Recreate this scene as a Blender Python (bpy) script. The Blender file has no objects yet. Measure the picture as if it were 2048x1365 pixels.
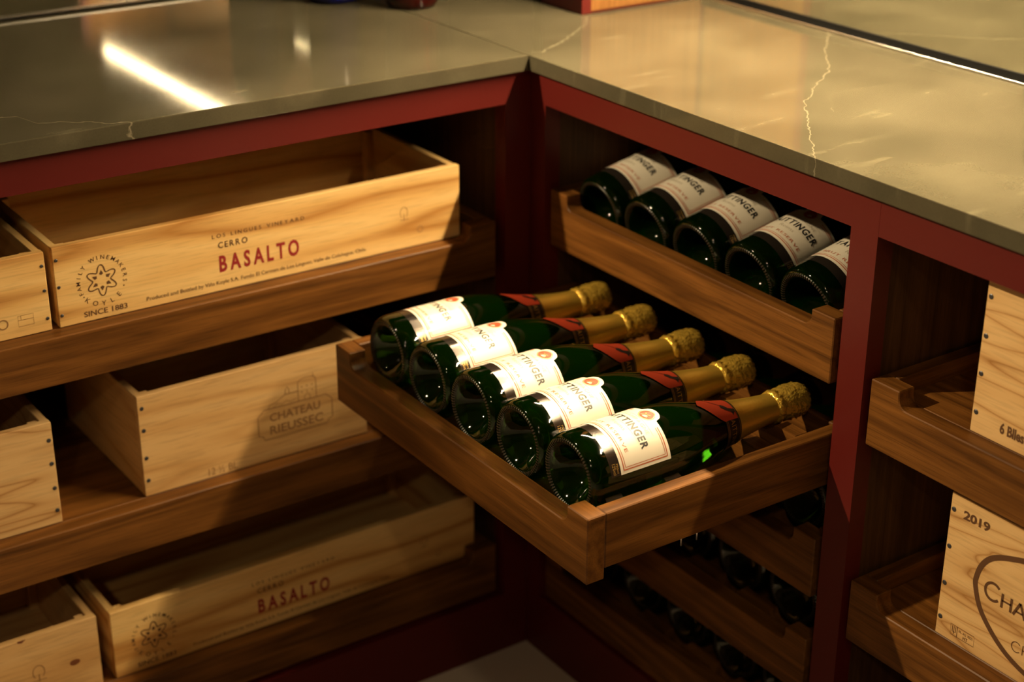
import bpy, bmesh, math, random
from mathutils import Vector, Matrix
random.seed(7)
sc = bpy.context.scene
COL = sc.collection
PI = math.pi
# world units: metres, z = 0 on the floor; ZC = height of the stone worktop's upper face
ZC = 0.90

# ------------------------------------------------------------------ camera
cam = bpy.data.cameras.new('camera')
cam.sensor_width = 36.0
cam.lens = 3294.24 / 2048.0 * 36.0
cam.clip_start = 0.01
F = Vector((0.51829167, 0.75187174, -0.40750783))
R = Vector((0.82421523, -0.56626587, 0.00349586))
U = Vector((0.22812934, 0.33768603, 0.91319502))
co = bpy.data.objects.new('camera', cam)
COL.objects.link(co)
M = Matrix.Identity(4)
for i in range(3):
    M[i][0], M[i][1], M[i][2] = R[i], U[i], -F[i]
M[0][3], M[1][3], M[2][3] = -1.18748843, -1.68724153, ZC + 0.521854594
co.matrix_world = M
cam.dof.use_dof = True
cam.dof.focus_distance = 1.76
cam.dof.aperture_fstop = 3.4
sc.camera = co

# ------------------------------------------------------------------ world, lights, exposure
w = bpy.data.worlds.new('world')
sc.world = w
w.use_nodes = True
w.node_tree.nodes['Background'].inputs[0].default_value = (1.0, 0.72, 0.45, 1)
w.node_tree.nodes['Background'].inputs[1].default_value = 0.02
sc.view_settings.view_transform = 'Standard'
sc.view_settings.look = 'None'
sc.view_settings.gamma = 1.0
sc.view_settings.use_curve_mapping = False
sc.view_settings.exposure = 0.12
sc.cycles.use_denoising = True
sc.cycles.max_bounces = 9
sc.cycles.diffuse_bounces = 4
sc.cycles.transmission_bounces = 7
sc.cycles.glossy_bounces = 6
sc.cycles.adaptive_threshold = 0.03
sc.cycles.sample_clamp_indirect = 10.0
WARM = (1.0, 0.76, 0.43)
LED_STRENGTH = 860.0
SPOTS = [  # name, position, aim, power, cone, blend, radius
    ('spot_light', (-1.4, 0.23, ZC + 0.85), (0.040, -0.441, ZC + 0.005), 145.0, 38, 0.5, 0.015),
    ('spot_light', (-1.1, -1.9, ZC + 1.50), (-0.15, -0.45, ZC - 0.55), 13.0, 80, 0.9, 0.06),  # unseen fill lamp, added to brighten the open drawer's sides and foil
    ('spot_light', (-2.0, -2.6, ZC + 1.50), (-2.0, -2.2, ZC - 0.9), 58.0, 130, 0.8, 0.06),  # unseen lamp added only for ambient bounce in the room
]

# ------------------------------------------------------------------ node helpers and materials
def newmat(name):
    m = bpy.data.materials.new(name)
    m.use_nodes = True
    nt = m.node_tree
    b = nt.nodes['Principled BSDF']
    return m, nt, b

def nd(nt, typ, **kw):
    n = nt.nodes.new(typ)
    for k, v in kw.items():
        setattr(n, k, v)
    return n

def ramp(nt, stops, interp='LINEAR'):
    r = nd(nt, 'ShaderNodeValToRGB')
    r.color_ramp.interpolation = interp
    e = r.color_ramp.elements
    while len(e) < len(stops):
        e.new(0.5)
    for i, (p, c) in enumerate(stops):
        e[i].position = p
        e[i].color = (*c, 1) if len(c) == 3 else c
    return r

def math_node(nt, op, a, b=None, clamp=False):
    n = nd(nt, 'ShaderNodeMath', operation=op, use_clamp=clamp)
    for i, v in enumerate((a, b)):
        if v is None:
            continue
        if isinstance(v, (int, float)):
            n.inputs[i].default_value = v
        else:
            nt.links.new(v, n.inputs[i])
    return n.outputs[0]

def mixcol(nt, fac, a, b, blend='MIX'):
    n = nd(nt, 'ShaderNodeMix', data_type='RGBA', blend_type=blend)
    for sock, v in ((n.inputs[0], fac), (n.inputs[6], a), (n.inputs[7], b)):
        if isinstance(v, (int, float)):
            sock.default_value = v
        elif isinstance(v, tuple):
            sock.default_value = (*v, 1) if len(v) == 3 else v
        else:
            nt.links.new(v, sock)
    return n.outputs[2]

def plain(name, col, rough=0.5, metal=0.0, spec=0.5, coat=0.0):
    m, nt, b = newmat(name)
    b.inputs['Base Color'].default_value = (*col, 1)
    b.inputs['Roughness'].default_value = rough
    b.inputs['Metallic'].default_value = metal
    b.inputs['Specular IOR Level'].default_value = spec
    b.inputs['Coat Weight'].default_value = coat
    return m

def wood(name, axis, dark, mid, light, rough, stretch=14.0, figure=3.0, fine=120.0, coat=0.0, bands=0.55, rings=7.0, spec=0.18, pores=0.7, sharp=1.0):
    """Grain runs along object axis 0/1/2."""
    m, nt, b = newmat(name)
    tc = nd(nt, 'ShaderNodeTexCoord')
    oi = nd(nt, 'ShaderNodeObjectInfo')
    off = math_node(nt, 'MULTIPLY', oi.outputs['Random'], 7.0)
    add = nd(nt, 'ShaderNodeVectorMath', operation='ADD')
    nt.links.new(tc.outputs['Object'], add.inputs[0])
    comb = nd(nt, 'ShaderNodeCombineXYZ')
    for i in range(3):
        nt.links.new(off, comb.inputs[i])
    nt.links.new(comb.outputs[0], add.inputs[1])
    def mapped(long, cross):
        mp = nd(nt, 'ShaderNodeMapping')
        s = [cross] * 3
        s[axis] = long
        mp.inputs['Scale'].default_value = s
        nt.links.new(add.outputs[0], mp.inputs['Vector'])
        return mp.outputs[0]
    # broad figure: contour bands of a long soft noise field
    n1 = nd(nt, 'ShaderNodeTexNoise')
    n1.inputs['Scale'].default_value = 1.0
    n1.inputs['Detail'].default_value = 2.0
    n1.inputs['Roughness'].default_value = 0.45
    nt.links.new(mapped(figure, stretch), n1.inputs['Vector'])
    v = math_node(nt, 'MULTIPLY', n1.outputs[0], rings)
    v = math_node(nt, 'FRACT', v)
    tri = math_node(nt, 'ABSOLUTE', math_node(nt, 'SUBTRACT', math_node(nt, 'MULTIPLY', v, 2.0), 1.0))
    if sharp != 1.0:
        tri = math_node(nt, 'POWER', tri, sharp)
    # streaks
    n2 = nd(nt, 'ShaderNodeTexNoise')
    n2.inputs['Scale'].default_value = 1.0
    n2.inputs['Detail'].default_value = 4.0
    nt.links.new(mapped(2.5, fine), n2.inputs['Vector'])
    n3 = nd(nt, 'ShaderNodeTexNoise')
    n3.inputs['Scale'].default_value = 1.0
    n3.inputs['Detail'].default_value = 3.0
    nt.links.new(mapped(22.0, fine * 5), n3.inputs['Vector'])
    f = math_node(nt, 'MULTIPLY', tri, bands)
    f = math_node(nt, 'ADD', f, math_node(nt, 'MULTIPLY', n2.outputs[0], 1.0 - bands))
    r = ramp(nt, [(0.12, dark), (0.42, mid), (0.85, light)])
    nt.links.new(f, r.inputs[0])
    pore = ramp(nt, [(0.36, (0.62, 0.62, 0.62)), (0.5, (1, 1, 1))])
    nt.links.new(n3.outputs[0], pore.inputs[0])
    c = mixcol(nt, pores, r.outputs[0], pore.outputs[0], 'MULTIPLY')
    nt.links.new(c, b.inputs['Base Color'])
    b.inputs['Roughness'].default_value = rough
    b.inputs['Specular IOR Level'].default_value = spec
    b.inputs['Coat Weight'].default_value = coat
    b.inputs['Coat Roughness'].default_value = 0.25
    bp = nd(nt, 'ShaderNodeBump')
    bp.inputs['Strength'].default_value = 0.12
    bp.inputs['Distance'].default_value = 0.0006
    nt.links.new(n3.outputs[0], bp.inputs['Height'])
    nt.links.new(bp.outputs[0], b.inputs['Normal'])
    return m

WAL = dict(dark=(0.048, 0.0175, 0.0045), mid=(0.120, 0.0455, 0.0092), light=(0.22, 0.088, 0.0185))
WALNUT = [wood('walnut_%s' % 'xyz'[a], a, rough=0.42, stretch=18.0, figure=1.6, fine=150, bands=0.35, **WAL) for a in range(3)]
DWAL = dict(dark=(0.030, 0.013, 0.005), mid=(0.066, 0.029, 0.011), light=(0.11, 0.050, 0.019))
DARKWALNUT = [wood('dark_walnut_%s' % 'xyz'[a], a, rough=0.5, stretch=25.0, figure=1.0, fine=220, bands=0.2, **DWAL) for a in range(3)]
PINE = [wood('pine_%s' % 'xyz'[a], a, (0.46, 0.22, 0.058), (0.70, 0.42, 0.150), (0.78, 0.52, 0.215), 0.55, stretch=13.0, figure=1.3, fine=80, bands=0.78, rings=4.5, pores=0.35) for a in range(3)]
PALE = [wood('pale_pine_%s' % 'xyz'[a], a, (0.50, 0.27, 0.095), (0.63, 0.38, 0.155), (0.68, 0.44, 0.20), 0.6, stretch=10.0, figure=1.2, fine=70, bands=0.5, pores=0.4) for a in range(3)]
LINED = [wood('lined_pine_%s' % 'xyz'[a], a, (0.36, 0.17, 0.050), (0.60, 0.36, 0.15), (0.68, 0.44, 0.20), 0.6, stretch=16.0, figure=2.2, fine=70, bands=0.8, pores=0.3, rings=9.0, sharp=0.5) for a in range(3)]
BAMBOO = wood('striped_veneer', 2, (0.11, 0.044, 0.012), (0.21, 0.092, 0.026), (0.29, 0.135, 0.042), 0.4, stretch=40.0, figure=0.8, fine=260, bands=0.2)
RED = plain('oxblood_paint', (0.092, 0.0080, 0.0060), 0.42, spec=0.3)
BLACKM = plain('black_channel', (0.003, 0.003, 0.003), 0.7, spec=0.1)
CHROME = plain('brushed_aluminium', (0.75, 0.74, 0.72), 0.22, 1.0)
MIRROR = plain('mirror_glass', (0.80, 0.82, 0.78), 0.012, 1.0)
BURN = plain('brown_print', (0.10, 0.040, 0.012), 0.7)
FAINT = plain('faint_brown_print', (0.30, 0.155, 0.055), 0.7)
REDINK = plain('red_print', (0.27, 0.009, 0.010), 0.7)
NAIL = plain('steel_nail', (0.10, 0.10, 0.11), 0.4, 0.8)
PAPER = plain('label_paper', (0.64, 0.59, 0.50), 0.34, spec=0.5, coat=0.15)
LINEINK = plain('label_red_line', (0.42, 0.09, 0.03), 0.5)
SEALINK = plain('label_seal_orange', (0.42, 0.045, 0.010), 0.5)
BLACKINK = plain('label_black_ink', (0.012, 0.012, 0.012), 0.4)
GREYINK = plain('label_grey_ink', (0.42, 0.37, 0.29), 0.5)
GOLDINK = plain('label_gold_ink', (0.55, 0.36, 0.10), 0.35, 0.7)
COLLARBLACK = plain('collar_black', (0.016, 0.011, 0.010), 0.4)
COLLARRED = plain('collar_red', (0.50, 0.050, 0.018), 0.5)
FLOORM = plain('concrete', (0.62, 0.53, 0.45), 0.6)
WALLM = plain('dark_plaster', (0.16, 0.10, 0.06), 0.8)
CEILM = plain('ceiling_paint', (0.30, 0.22, 0.15), 0.9)

def silver_strip():
    m, nt, b = newmat('dark_silver_strip')
    b.inputs['Base Color'].default_value = (0.030, 0.023, 0.019, 1)
    b.inputs['Metallic'].default_value = 0.5
    b.inputs['Roughness'].default_value = 0.16
    return m
STRIP = silver_strip()

def gold_foil(name, scale, strength, dist, rough):
    m, nt, b = newmat(name)
    b.inputs['Base Color'].default_value = (0.86, 0.56, 0.085, 1)
    b.inputs['Metallic'].default_value = 0.68
    b.inputs['Roughness'].default_value = rough
    tc = nd(nt, 'ShaderNodeTexCoord')
    n = nd(nt, 'ShaderNodeTexNoise')
    n.inputs['Scale'].default_value = scale
    n.inputs['Detail'].default_value = 2.0
    nt.links.new(tc.outputs['Object'], n.inputs['Vector'])
    bp = nd(nt, 'ShaderNodeBump')
    bp.inputs['Strength'].default_value = strength
    bp.inputs['Distance'].default_value = dist
    nt.links.new(n.outputs[0], bp.inputs['Height'])
    nt.links.new(bp.outputs[0], b.inputs['Normal'])
    return m
GOLD = gold_foil('gold_foil', 300.0, 0.25, 0.0008, 0.30)
CROWN = gold_foil('crinkled_gold_foil', 210.0, 0.9, 0.0026, 0.22)

def green_glass():
    m, nt, b = newmat('dark_green_glass')
    b.inputs['Base Color'].default_value = (0.030, 0.20, 0.006, 1)
    b.inputs['Roughness'].default_value = 0.04
    b.inputs['IOR'].default_value = 1.48
    b.inputs['Transmission Weight'].default_value = 0.985
    tc = nd(nt, 'ShaderNodeTexCoord')
    n = nd(nt, 'ShaderNodeTexNoise')
    n.inputs['Scale'].default_value = 60.0
    nt.links.new(tc.outputs['Object'], n.inputs['Vector'])
    bp = nd(nt, 'ShaderNodeBump')
    bp.inputs['Strength'].default_value = 0.015
    bp.inputs['Distance'].default_value = 0.001
    nt.links.new(n.outputs[0], bp.inputs['Height'])
    nt.links.new(bp.outputs[0], b.inputs['Normal'])
    return m
GLASS = green_glass()
RINGM = plain('frosted_ring', (0.022, 0.015, 0.008), 0.4)

def col_glass(name, c):
    m, nt, b = newmat(name)
    b.inputs['Base Color'].default_value = (*c, 1)
    b.inputs['Roughness'].default_value = 0.03
    b.inputs['Transmission Weight'].default_value = 0.6
    return m
BLUEGLASS = col_glass('cobalt_glass', (0.003, 0.005, 0.10))
REDGLASS = col_glass('ruby_glass', (0.045, 0.0008, 0.001))

def stone(name, veins):
    """Olive grey honed stone. veins: (axis, [(t, other), ...], width, colour) in object space."""
    m, nt, b = newmat(name)
    tc = nd(nt, 'ShaderNodeTexCoord')
    ob = tc.outputs['Object']
    n1 = nd(nt, 'ShaderNodeTexNoise'); n1.inputs['Scale'].default_value = 6.0; n1.inputs['Detail'].default_value = 6.0
    nt.links.new(ob, n1.inputs['Vector'])
    mp = nd(nt, 'ShaderNodeMapping'); mp.inputs['Rotation'].default_value = (0, 0, -0.62); mp.inputs['Scale'].default_value = (9, 42, 9)
    nt.links.new(ob, mp.inputs['Vector'])
    n2 = nd(nt, 'ShaderNodeTexNoise'); n2.inputs['Scale'].default_value = 1.0; n2.inputs['Detail'].default_value = 5.0
    nt.links.new(mp.outputs[0], n2.inputs['Vector'])
    n3 = nd(nt, 'ShaderNodeTexNoise'); n3.inputs['Scale'].default_value = 420.0; n3.inputs['Detail'].default_value = 2.0
    nt.links.new(ob, n3.inputs['Vector'])
    r1 = ramp(nt, [(0.32, (0.056, 0.050, 0.031)), (0.5, (0.074, 0.065, 0.041)), (0.7, (0.094, 0.083, 0.053))])
    nt.links.new(n1.outputs[0], r1.inputs[0])
    r2 = ramp(nt, [(0.60, (0, 0, 0)), (0.78, (1, 1, 1))])
    nt.links.new(n2.outputs[0], r2.inputs[0])
    c = mixcol(nt, math_node(nt, 'MULTIPLY', r2.outputs[0], 0.5), r1.outputs[0], (0.16, 0.14, 0.092))
    r3 = ramp(nt, [(0.35, (0.95, 0.95, 0.95)), (0.6, (1.02, 1.02, 1.02))])
    nt.links.new(n3.outputs[0], r3.inputs[0])
    c = mixcol(nt, 1.0, c, r3.outputs[0], 'MULTIPLY')
    sep = nd(nt, 'ShaderNodeSeparateXYZ')
    nt.links.new(ob, sep.inputs[0])
    jn = nd(nt, 'ShaderNodeTexNoise'); jn.inputs['Scale'].default_value = 55.0; jn.inputs['Detail'].default_value = 4.0
    nt.links.new(ob, jn.inputs['Vector'])
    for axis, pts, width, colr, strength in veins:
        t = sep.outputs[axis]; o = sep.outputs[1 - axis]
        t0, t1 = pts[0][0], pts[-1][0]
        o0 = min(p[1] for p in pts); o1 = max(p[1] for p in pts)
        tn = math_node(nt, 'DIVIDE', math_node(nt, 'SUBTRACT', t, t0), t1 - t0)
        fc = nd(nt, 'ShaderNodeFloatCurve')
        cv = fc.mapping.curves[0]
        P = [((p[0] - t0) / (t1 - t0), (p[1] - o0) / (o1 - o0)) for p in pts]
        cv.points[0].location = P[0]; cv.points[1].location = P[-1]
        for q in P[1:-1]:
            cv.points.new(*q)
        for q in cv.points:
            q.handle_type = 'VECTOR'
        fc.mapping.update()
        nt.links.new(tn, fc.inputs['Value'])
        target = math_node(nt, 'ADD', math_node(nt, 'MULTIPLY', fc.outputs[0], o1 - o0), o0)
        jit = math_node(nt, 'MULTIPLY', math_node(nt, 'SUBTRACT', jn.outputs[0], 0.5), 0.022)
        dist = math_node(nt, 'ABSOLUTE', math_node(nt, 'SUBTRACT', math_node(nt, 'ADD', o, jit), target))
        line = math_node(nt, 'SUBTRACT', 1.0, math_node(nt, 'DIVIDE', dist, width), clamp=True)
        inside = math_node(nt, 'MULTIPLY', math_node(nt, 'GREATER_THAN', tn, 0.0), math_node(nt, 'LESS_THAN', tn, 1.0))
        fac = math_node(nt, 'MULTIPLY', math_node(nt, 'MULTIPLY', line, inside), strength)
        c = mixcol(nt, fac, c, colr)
    nt.links.new(c, b.inputs['Base Color'])
    rr = math_node(nt, 'ADD', math_node(nt, 'MULTIPLY', n1.outputs[0], 0.04), 0.045)
    nt.links.new(rr, b.inputs['Roughness'])
    b.inputs['Specular IOR Level'].default_value = 0.23
    b.inputs['IOR'].default_value = 1.5
    return m

def emitter(name, col, s):
    m, nt, b = newmat(name)
    b.inputs['Base Color'].default_value = (*col, 1)
    b.inputs['Emission Color'].default_value = (*col, 1)
    b.inputs['Emission Strength'].default_value = s
    return m
LEDM = emitter('led_diffuser', WARM, LED_STRENGTH)
LAMPM = emitter('lamp_lens', WARM, 4.0)

# ------------------------------------------------------------------ object helpers
def tag(o, label=None, cat=None, group=None, kind=None):
    if label: o['label'] = label
    if cat: o['category'] = cat
    if group: o['group'] = group
    if kind: o['kind'] = kind
    return o

def thing(name, loc, label, cat, group=None, rz=0.0):
    o = bpy.data.objects.new(name, None)
    o.empty_display_size = 0.03
    COL.objects.link(o)
    o.location = loc
    o.rotation_euler = (0, 0, rz)
    return tag(o, label, cat, group)

def mesh_of(name, verts, faces, mat, smooth=False):
    me = bpy.data.meshes.new(name)
    me.from_pydata([tuple(v) for v in verts], [], faces)
    me.update()
    if mat: me.materials.append(mat)
    if smooth:
        for p in me.polygons: p.use_smooth = True
    return me

def put(name, me, parent=None, loc=(0, 0, 0)):
    o = bpy.data.objects.new(name, me)
    COL.objects.link(o)
    o.location = loc
    if parent: o.parent = parent
    return o

def bm_mesh(name, bm, mat, smooth_angle=None):
    bmesh.ops.recalc_face_normals(bm, faces=bm.faces)
    me = bpy.data.meshes.new(name)
    bm.to_mesh(me); bm.free()
    if mat: me.materials.append(mat)
    if smooth_angle is not None:
        me.polygons.foreach_set('use_smooth', [True] * len(me.polygons))
        me.set_sharp_from_angle(angle=smooth_angle)
    return me

def box_bm(x0, x1, y0, y1, z0, z1, bevel=0.0, seg=1):
    bm = bmesh.new()
    bmesh.ops.create_cube(bm, size=1)
    for v in bm.verts:
        v.co = Vector((x0 + (v.co.x + .5) * (x1 - x0), y0 + (v.co.y + .5) * (y1 - y0), z0 + (v.co.z + .5) * (z1 - z0)))
    if bevel > 0:
        bmesh.ops.bevel(bm, geom=bm.edges[:], offset=bevel, segments=seg, profile=0.6, affect='EDGES')
    return bm

def box(name, b, mat, parent=None, bevel=0.0012):
    return put(name, bm_mesh(name, box_bm(*b, bevel=bevel), mat), parent)

def prism_bm(outline, y0, y1, bevel=0.0):
    """outline: [(x, z)] counter-clockwise, extruded from y0 to y1."""
    bm = bmesh.new()
    a = [bm.verts.new((x, y0, z)) for x, z in outline]
    c = [bm.verts.new((x, y1, z)) for x, z in outline]
    bm.faces.new(a); bm.faces.new(c[::-1])
    n = len(outline)
    for i in range(n):
        bm.faces.new((a[i], c[i], c[(i + 1) % n], a[(i + 1) % n]))
    bmesh.ops.recalc_face_normals(bm, faces=bm.faces)
    if bevel:
        ed = [e for e in bm.edges if len(e.link_faces) == 2 and e.calc_face_angle(0) > 0.8]
        bmesh.ops.bevel(bm, geom=ed, offset=bevel, segments=1, affect='EDGES')
    return bm

def lathe(profile, seg=40, axis='x', closed=True):
    """profile [(s, r)] revolved about local x (or z)."""
    vs, fs = [], []
    idx = []
    for s, r in profile:
        if r < 1e-6:
            vs.append((s, 0, 0)); idx.append([len(vs) - 1])
        else:
            k = []
            for j in range(seg):
                a = 2 * PI * j / seg
                vs.append((s, r * math.cos(a), r * math.sin(a))); k.append(len(vs) - 1)
            idx.append(k)
    for i in range(len(idx) - 1):
        A, B = idx[i], idx[i + 1]
        if len(A) == 1 and len(B) == 1: continue
        for j in range(seg):
            j2 = (j + 1) % seg
            if len(A) == 1: fs.append((A[0], B[j2], B[j]))
            elif len(B) == 1: fs.append((A[j], A[j2], B[0]))
            else: fs.append((A[j], A[j2], B[j2], B[j]))
    if axis == 'z':
        vs = [(y, z, x) for x, y, z in vs]
    return vs, fs

def copy_tree(o, parent=None):
    c = o.copy()
    COL.objects.link(c)
    if parent: c.parent = parent
    for ch in o.children:
        copy_tree(ch, c)
    return c

# ---- flat print: text and strokes as thin meshes in a 2D plane (u right, v up)
_tc = {}
def text2d(s, bold=0.0, res=3):
    key = (s, bold)
    if key in _tc: return _tc[key]
    cu = bpy.data.curves.new('t', 'FONT')
    cu.body = s; cu.size = 1.0; cu.offset = bold; cu.resolution_u = res; cu.fill_mode = 'FRONT'
    ob = bpy.data.objects.new('t', cu)
    me = bpy.data.meshes.new_from_object(ob)
    V = [(v.co.x, v.co.y) for v in me.vertices]
    Fc = [tuple(p.vertices) for p in me.polygons]
    bpy.data.objects.remove(ob); bpy.data.meshes.remove(me); bpy.data.curves.remove(cu)
    _tc[key] = (V, Fc)
    return V, Fc

class Print:
    def __init__(self): self.v, self.f = [], []
    def add(self, V, Fc):
        n = len(self.v); self.v += V; self.f += [tuple(i + n for i in f) for f in Fc]
    def text(self, s, u0, v0, width=None, height=0.01, bold=0.0, track=0.0):
        """Lower-left corner u0,v0; cap height; width stretches the line to fit."""
        if track:
            V, Fc = [], []
            x = 0.0
            for ch in s:
                if ch == ' ': x += 0.30 + track; continue
                gv, gf = text2d(ch, bold)
                lo = min(a for a, b in gv); hi = max(a for a, b in gv)
                n = len(V)
                V += [(a - lo + x, b) for a, b in gv]; Fc += [tuple(i + n for i in f) for f in gf]
                x += hi - lo + track
        else:
            V, Fc = text2d(s, bold)
        lo = min(a for a, b in V); hi = max(a for a, b in V)
        ky = height / 0.72
        kx = width / (hi - lo) if width else ky
        self.add([(u0 + (a - lo) * kx, v0 + b * ky) for a, b in V], Fc)
    def arc_text(self, s, cu, cv, r, a0, a1, height, bold=0.0, inward=False):
        n = len(s)
        for i, ch in enumerate(s):
            if ch == ' ': continue
            a = a0 + (a1 - a0) * (i / max(1, n - 1))
            V, Fc = text2d(ch, bold)
            lo = min(x for x, y in V); hi = max(x for x, y in V)
            k = height / 0.72
            rot = a - PI / 2 if not inward else a + PI / 2
            out = []
            for x, y in V:
                xx = (x - (lo + hi) / 2) * k; yy = (y - 0.36) * k
                out.append((cu + r * math.cos(a) + xx * math.cos(rot) - yy * math.sin(rot),
                            cv + r * math.sin(a) + xx * math.sin(rot) + yy * math.cos(rot)))
            self.add(out, Fc)
    def stroke(self, pts, wd, closed=False):
        n = len(pts)
        L, Rr = [], []
        for i in range(n):
            if closed:
                a, b = pts[i - 1], pts[(i + 1) % n]
            else:
                a, b = pts[max(0, i - 1)], pts[min(n - 1, i + 1)]
            dx, dy = b[0] - a[0], b[1] - a[1]
            l = math.hypot(dx, dy) or 1
            nx, ny = -dy / l * wd / 2, dx / l * wd / 2
            L.append((pts[i][0] + nx, pts[i][1] + ny)); Rr.append((pts[i][0] - nx, pts[i][1] - ny))
        V = L + Rr
        Fc = [(i, (i + 1) % n, n + (i + 1) % n, n + i) for i in range(n if closed else n - 1)]
        self.add(V, Fc)
    def poly(self, pts): self.add(list(pts), [tuple(range(len(pts)))])
    def disc(self, u, v, r, n=12): self.poly([(u + r * math.cos(2 * PI * i / n), v + r * math.sin(2 * PI * i / n)) for i in range(n)])
    def on_plane(self, name, mat, parent, y=-0.0003):
        return put(name, mesh_of(name, [(u, y, v) for u, v in self.v], self.f, mat), parent)

def catmull(pts, n=8, closed=True):
    out = []
    m = len(pts)
    for i in range(m if closed else m - 1):
        p0, p1, p2, p3 = (pts[(i + k - 1) % m] if closed else pts[min(m - 1, max(0, i + k - 1))] for k in range(4))
        for j in range(n):
            t = j / n
            out.append(tuple(0.5 * (2 * p1[q] + (p2[q] - p0[q]) * t + (2 * p0[q] - 5 * p1[q] + 4 * p2[q] - p3[q]) * t * t + (3 * p1[q] - p0[q] - 3 * p2[q] + p3[q]) * t ** 3) for q in (0, 1)))
    if not closed: out.append(pts[-1])
    return out

# ================================================================== the room
XL, YB, HC = -3.2, -3.4, 2.45
YW, XW = 0.575, 0.432            # wall faces behind the two mirrors
def structure(name, b, mat, bevel=0.0):
    o = box(name, b, mat, None, bevel)
    o['kind'] = 'structure'
    return o
structure('floor', (XL - .1, XW + .1, YB - .1, YW + .1, -0.06, 0.0), FLOORM)
structure('ceiling', (XL - .1, XW + .1, YB - .1, YW + .1, HC, HC + .06), CEILM)
structure('wall_left', (XL - .1, XW + .1, YW, YW + .1, 0, HC), WALLM)
structure('wall_right', (XW, XW + .1, YB - .1, YW, 0, HC), WALLM)
structure('wall_back', (XL - .1, XW, YB - .1, YB, 0, HC), WALLM)
structure('wall_side', (XL - .1, XL, YB, YW, 0, HC), WALLM)

# ================================================================== stone worktops
SLAB = 0.0202
vein_right = [
    (0, [(-0.002, -0.5205), (0.0494, -0.459), (0.0935, -0.4087), (0.1408, -0.3548), (0.1969, -0.3141), (0.2652, -0.2679), (0.3248, -0.1997), (0.4101, -0.1191)], 0.0014, (0.24, 0.21, 0.145), 0.75),
    (0, [(0.02, -0.79), (0.1833, -0.6359), (0.2129, -0.5926), (0.2486, -0.5382), (0.2685, -0.4923)], 0.0014, (0.035, 0.032, 0.018), 0.55),
    (0, [(0.012, 0.012), (0.0225, 0.004), (0.0859, 0.0396), (0.1589, 0.0932), (0.19, 0.13)], 0.0030, (0.19, 0.165, 0.11), 0.6),
    (0, [(0.14, -0.40), (0.19, -0.345), (0.24, -0.352), (0.30, -0.36)], 0.0040, (0.15, 0.13, 0.085), 0.3),
]
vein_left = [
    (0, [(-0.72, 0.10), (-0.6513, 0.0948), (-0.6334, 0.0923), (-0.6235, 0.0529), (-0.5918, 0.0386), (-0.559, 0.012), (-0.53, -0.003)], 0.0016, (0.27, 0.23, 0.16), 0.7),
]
def slab(name, b, mat, label):
    me = bm_mesh(name, box_bm(*b, bevel=0.0013, seg=2), mat)
    o = put(name, me, None, (0, 0, ZC))
    return tag(o, label, 'worktop')
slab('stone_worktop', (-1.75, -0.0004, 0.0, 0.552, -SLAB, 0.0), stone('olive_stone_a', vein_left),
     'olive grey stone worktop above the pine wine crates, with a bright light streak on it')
slab('stone_worktop', (0.0004, 0.4085, -1.45, 0.552, -SLAB, 0.0), stone('olive_stone_b', vein_right),
     'pale lit olive stone worktop above the bottle drawers, crossed by a jagged cream vein')

# ================================================================== base cabinets (face frames in oxblood paint)
O = 0.012; T = 0.024
ZR = -0.0627; ZB = -0.803
def zz(b):  # worktop-relative z to world
    return (b[0], b[1], b[2], b[3], b[4] + ZC, b[5] + ZC)
def part(name, b, mat, par, bevel=0.0004):
    """box in world coordinates (z relative to the worktop) parented to par without moving it"""
    b = zz(b)
    l = par.location
    if abs(par.rotation_euler[2]) > 1e-6:
        raise ValueError
    b = (b[0] - l[0], b[1] - l[0], b[2] - l[1], b[3] - l[1], b[4] - l[2], b[5] - l[2])
    return box(name, b, mat, par, 0.0 if mat is RED else bevel)

cabL = thing('base_cabinet', (-0.8, 0.012, 0), 'dark red base cabinet holding the pine wine crates on trays', 'cabinet')
part('stile', (-0.0276, O - .0003, O, O + T, ZB, -SLAB), RED, cabL)
part('stile', (-1.50, -1.462, O, O + T, ZB, -SLAB), RED, cabL)
part('top_rail', (-1.462, -0.0276, O, O + T, ZR, -SLAB), RED, cabL)
part('plinth', (-1.50, O - .0003, O, O + T, -ZC + .0005, ZB), RED, cabL)
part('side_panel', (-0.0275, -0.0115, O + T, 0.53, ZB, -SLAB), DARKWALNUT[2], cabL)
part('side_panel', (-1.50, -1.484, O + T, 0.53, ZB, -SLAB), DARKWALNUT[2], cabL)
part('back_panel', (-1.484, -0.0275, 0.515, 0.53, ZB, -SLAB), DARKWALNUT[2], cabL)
part('bottom_panel', (-1.484, -0.0275, O + T, 0.515, ZB - .018, ZB), DARKWALNUT[0], cabL)

YS1, YS2 = -0.5647, -0.6025
cabR = thing('base_cabinet', (0.012, -0.30, 0), 'dark red base cabinet with five walnut bottle drawers beside the corner', 'cabinet')
part('stile', (O, O + T, -0.0208, O - .0003, ZB, -SLAB), RED, cabR)
part('stile', (O, O + T, YS2, YS1, -ZC + .0005, -SLAB), RED, cabR)
part('top_rail', (O, O + T, YS1, -0.0208, ZR, -SLAB), RED, cabR)
part('plinth', (O, O + T, YS1, O - .0003, -ZC + .0005, ZB), RED, cabR)
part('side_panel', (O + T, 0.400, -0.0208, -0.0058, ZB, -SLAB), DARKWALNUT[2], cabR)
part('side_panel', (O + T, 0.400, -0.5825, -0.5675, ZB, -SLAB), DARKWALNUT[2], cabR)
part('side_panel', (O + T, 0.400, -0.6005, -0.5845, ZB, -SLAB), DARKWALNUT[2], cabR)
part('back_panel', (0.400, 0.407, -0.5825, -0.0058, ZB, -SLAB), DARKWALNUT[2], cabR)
part('bottom_panel', (O + T, 0.400, -0.5675, -0.0208, ZB - .018, ZB), DARKWALNUT[1], cabR)

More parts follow.
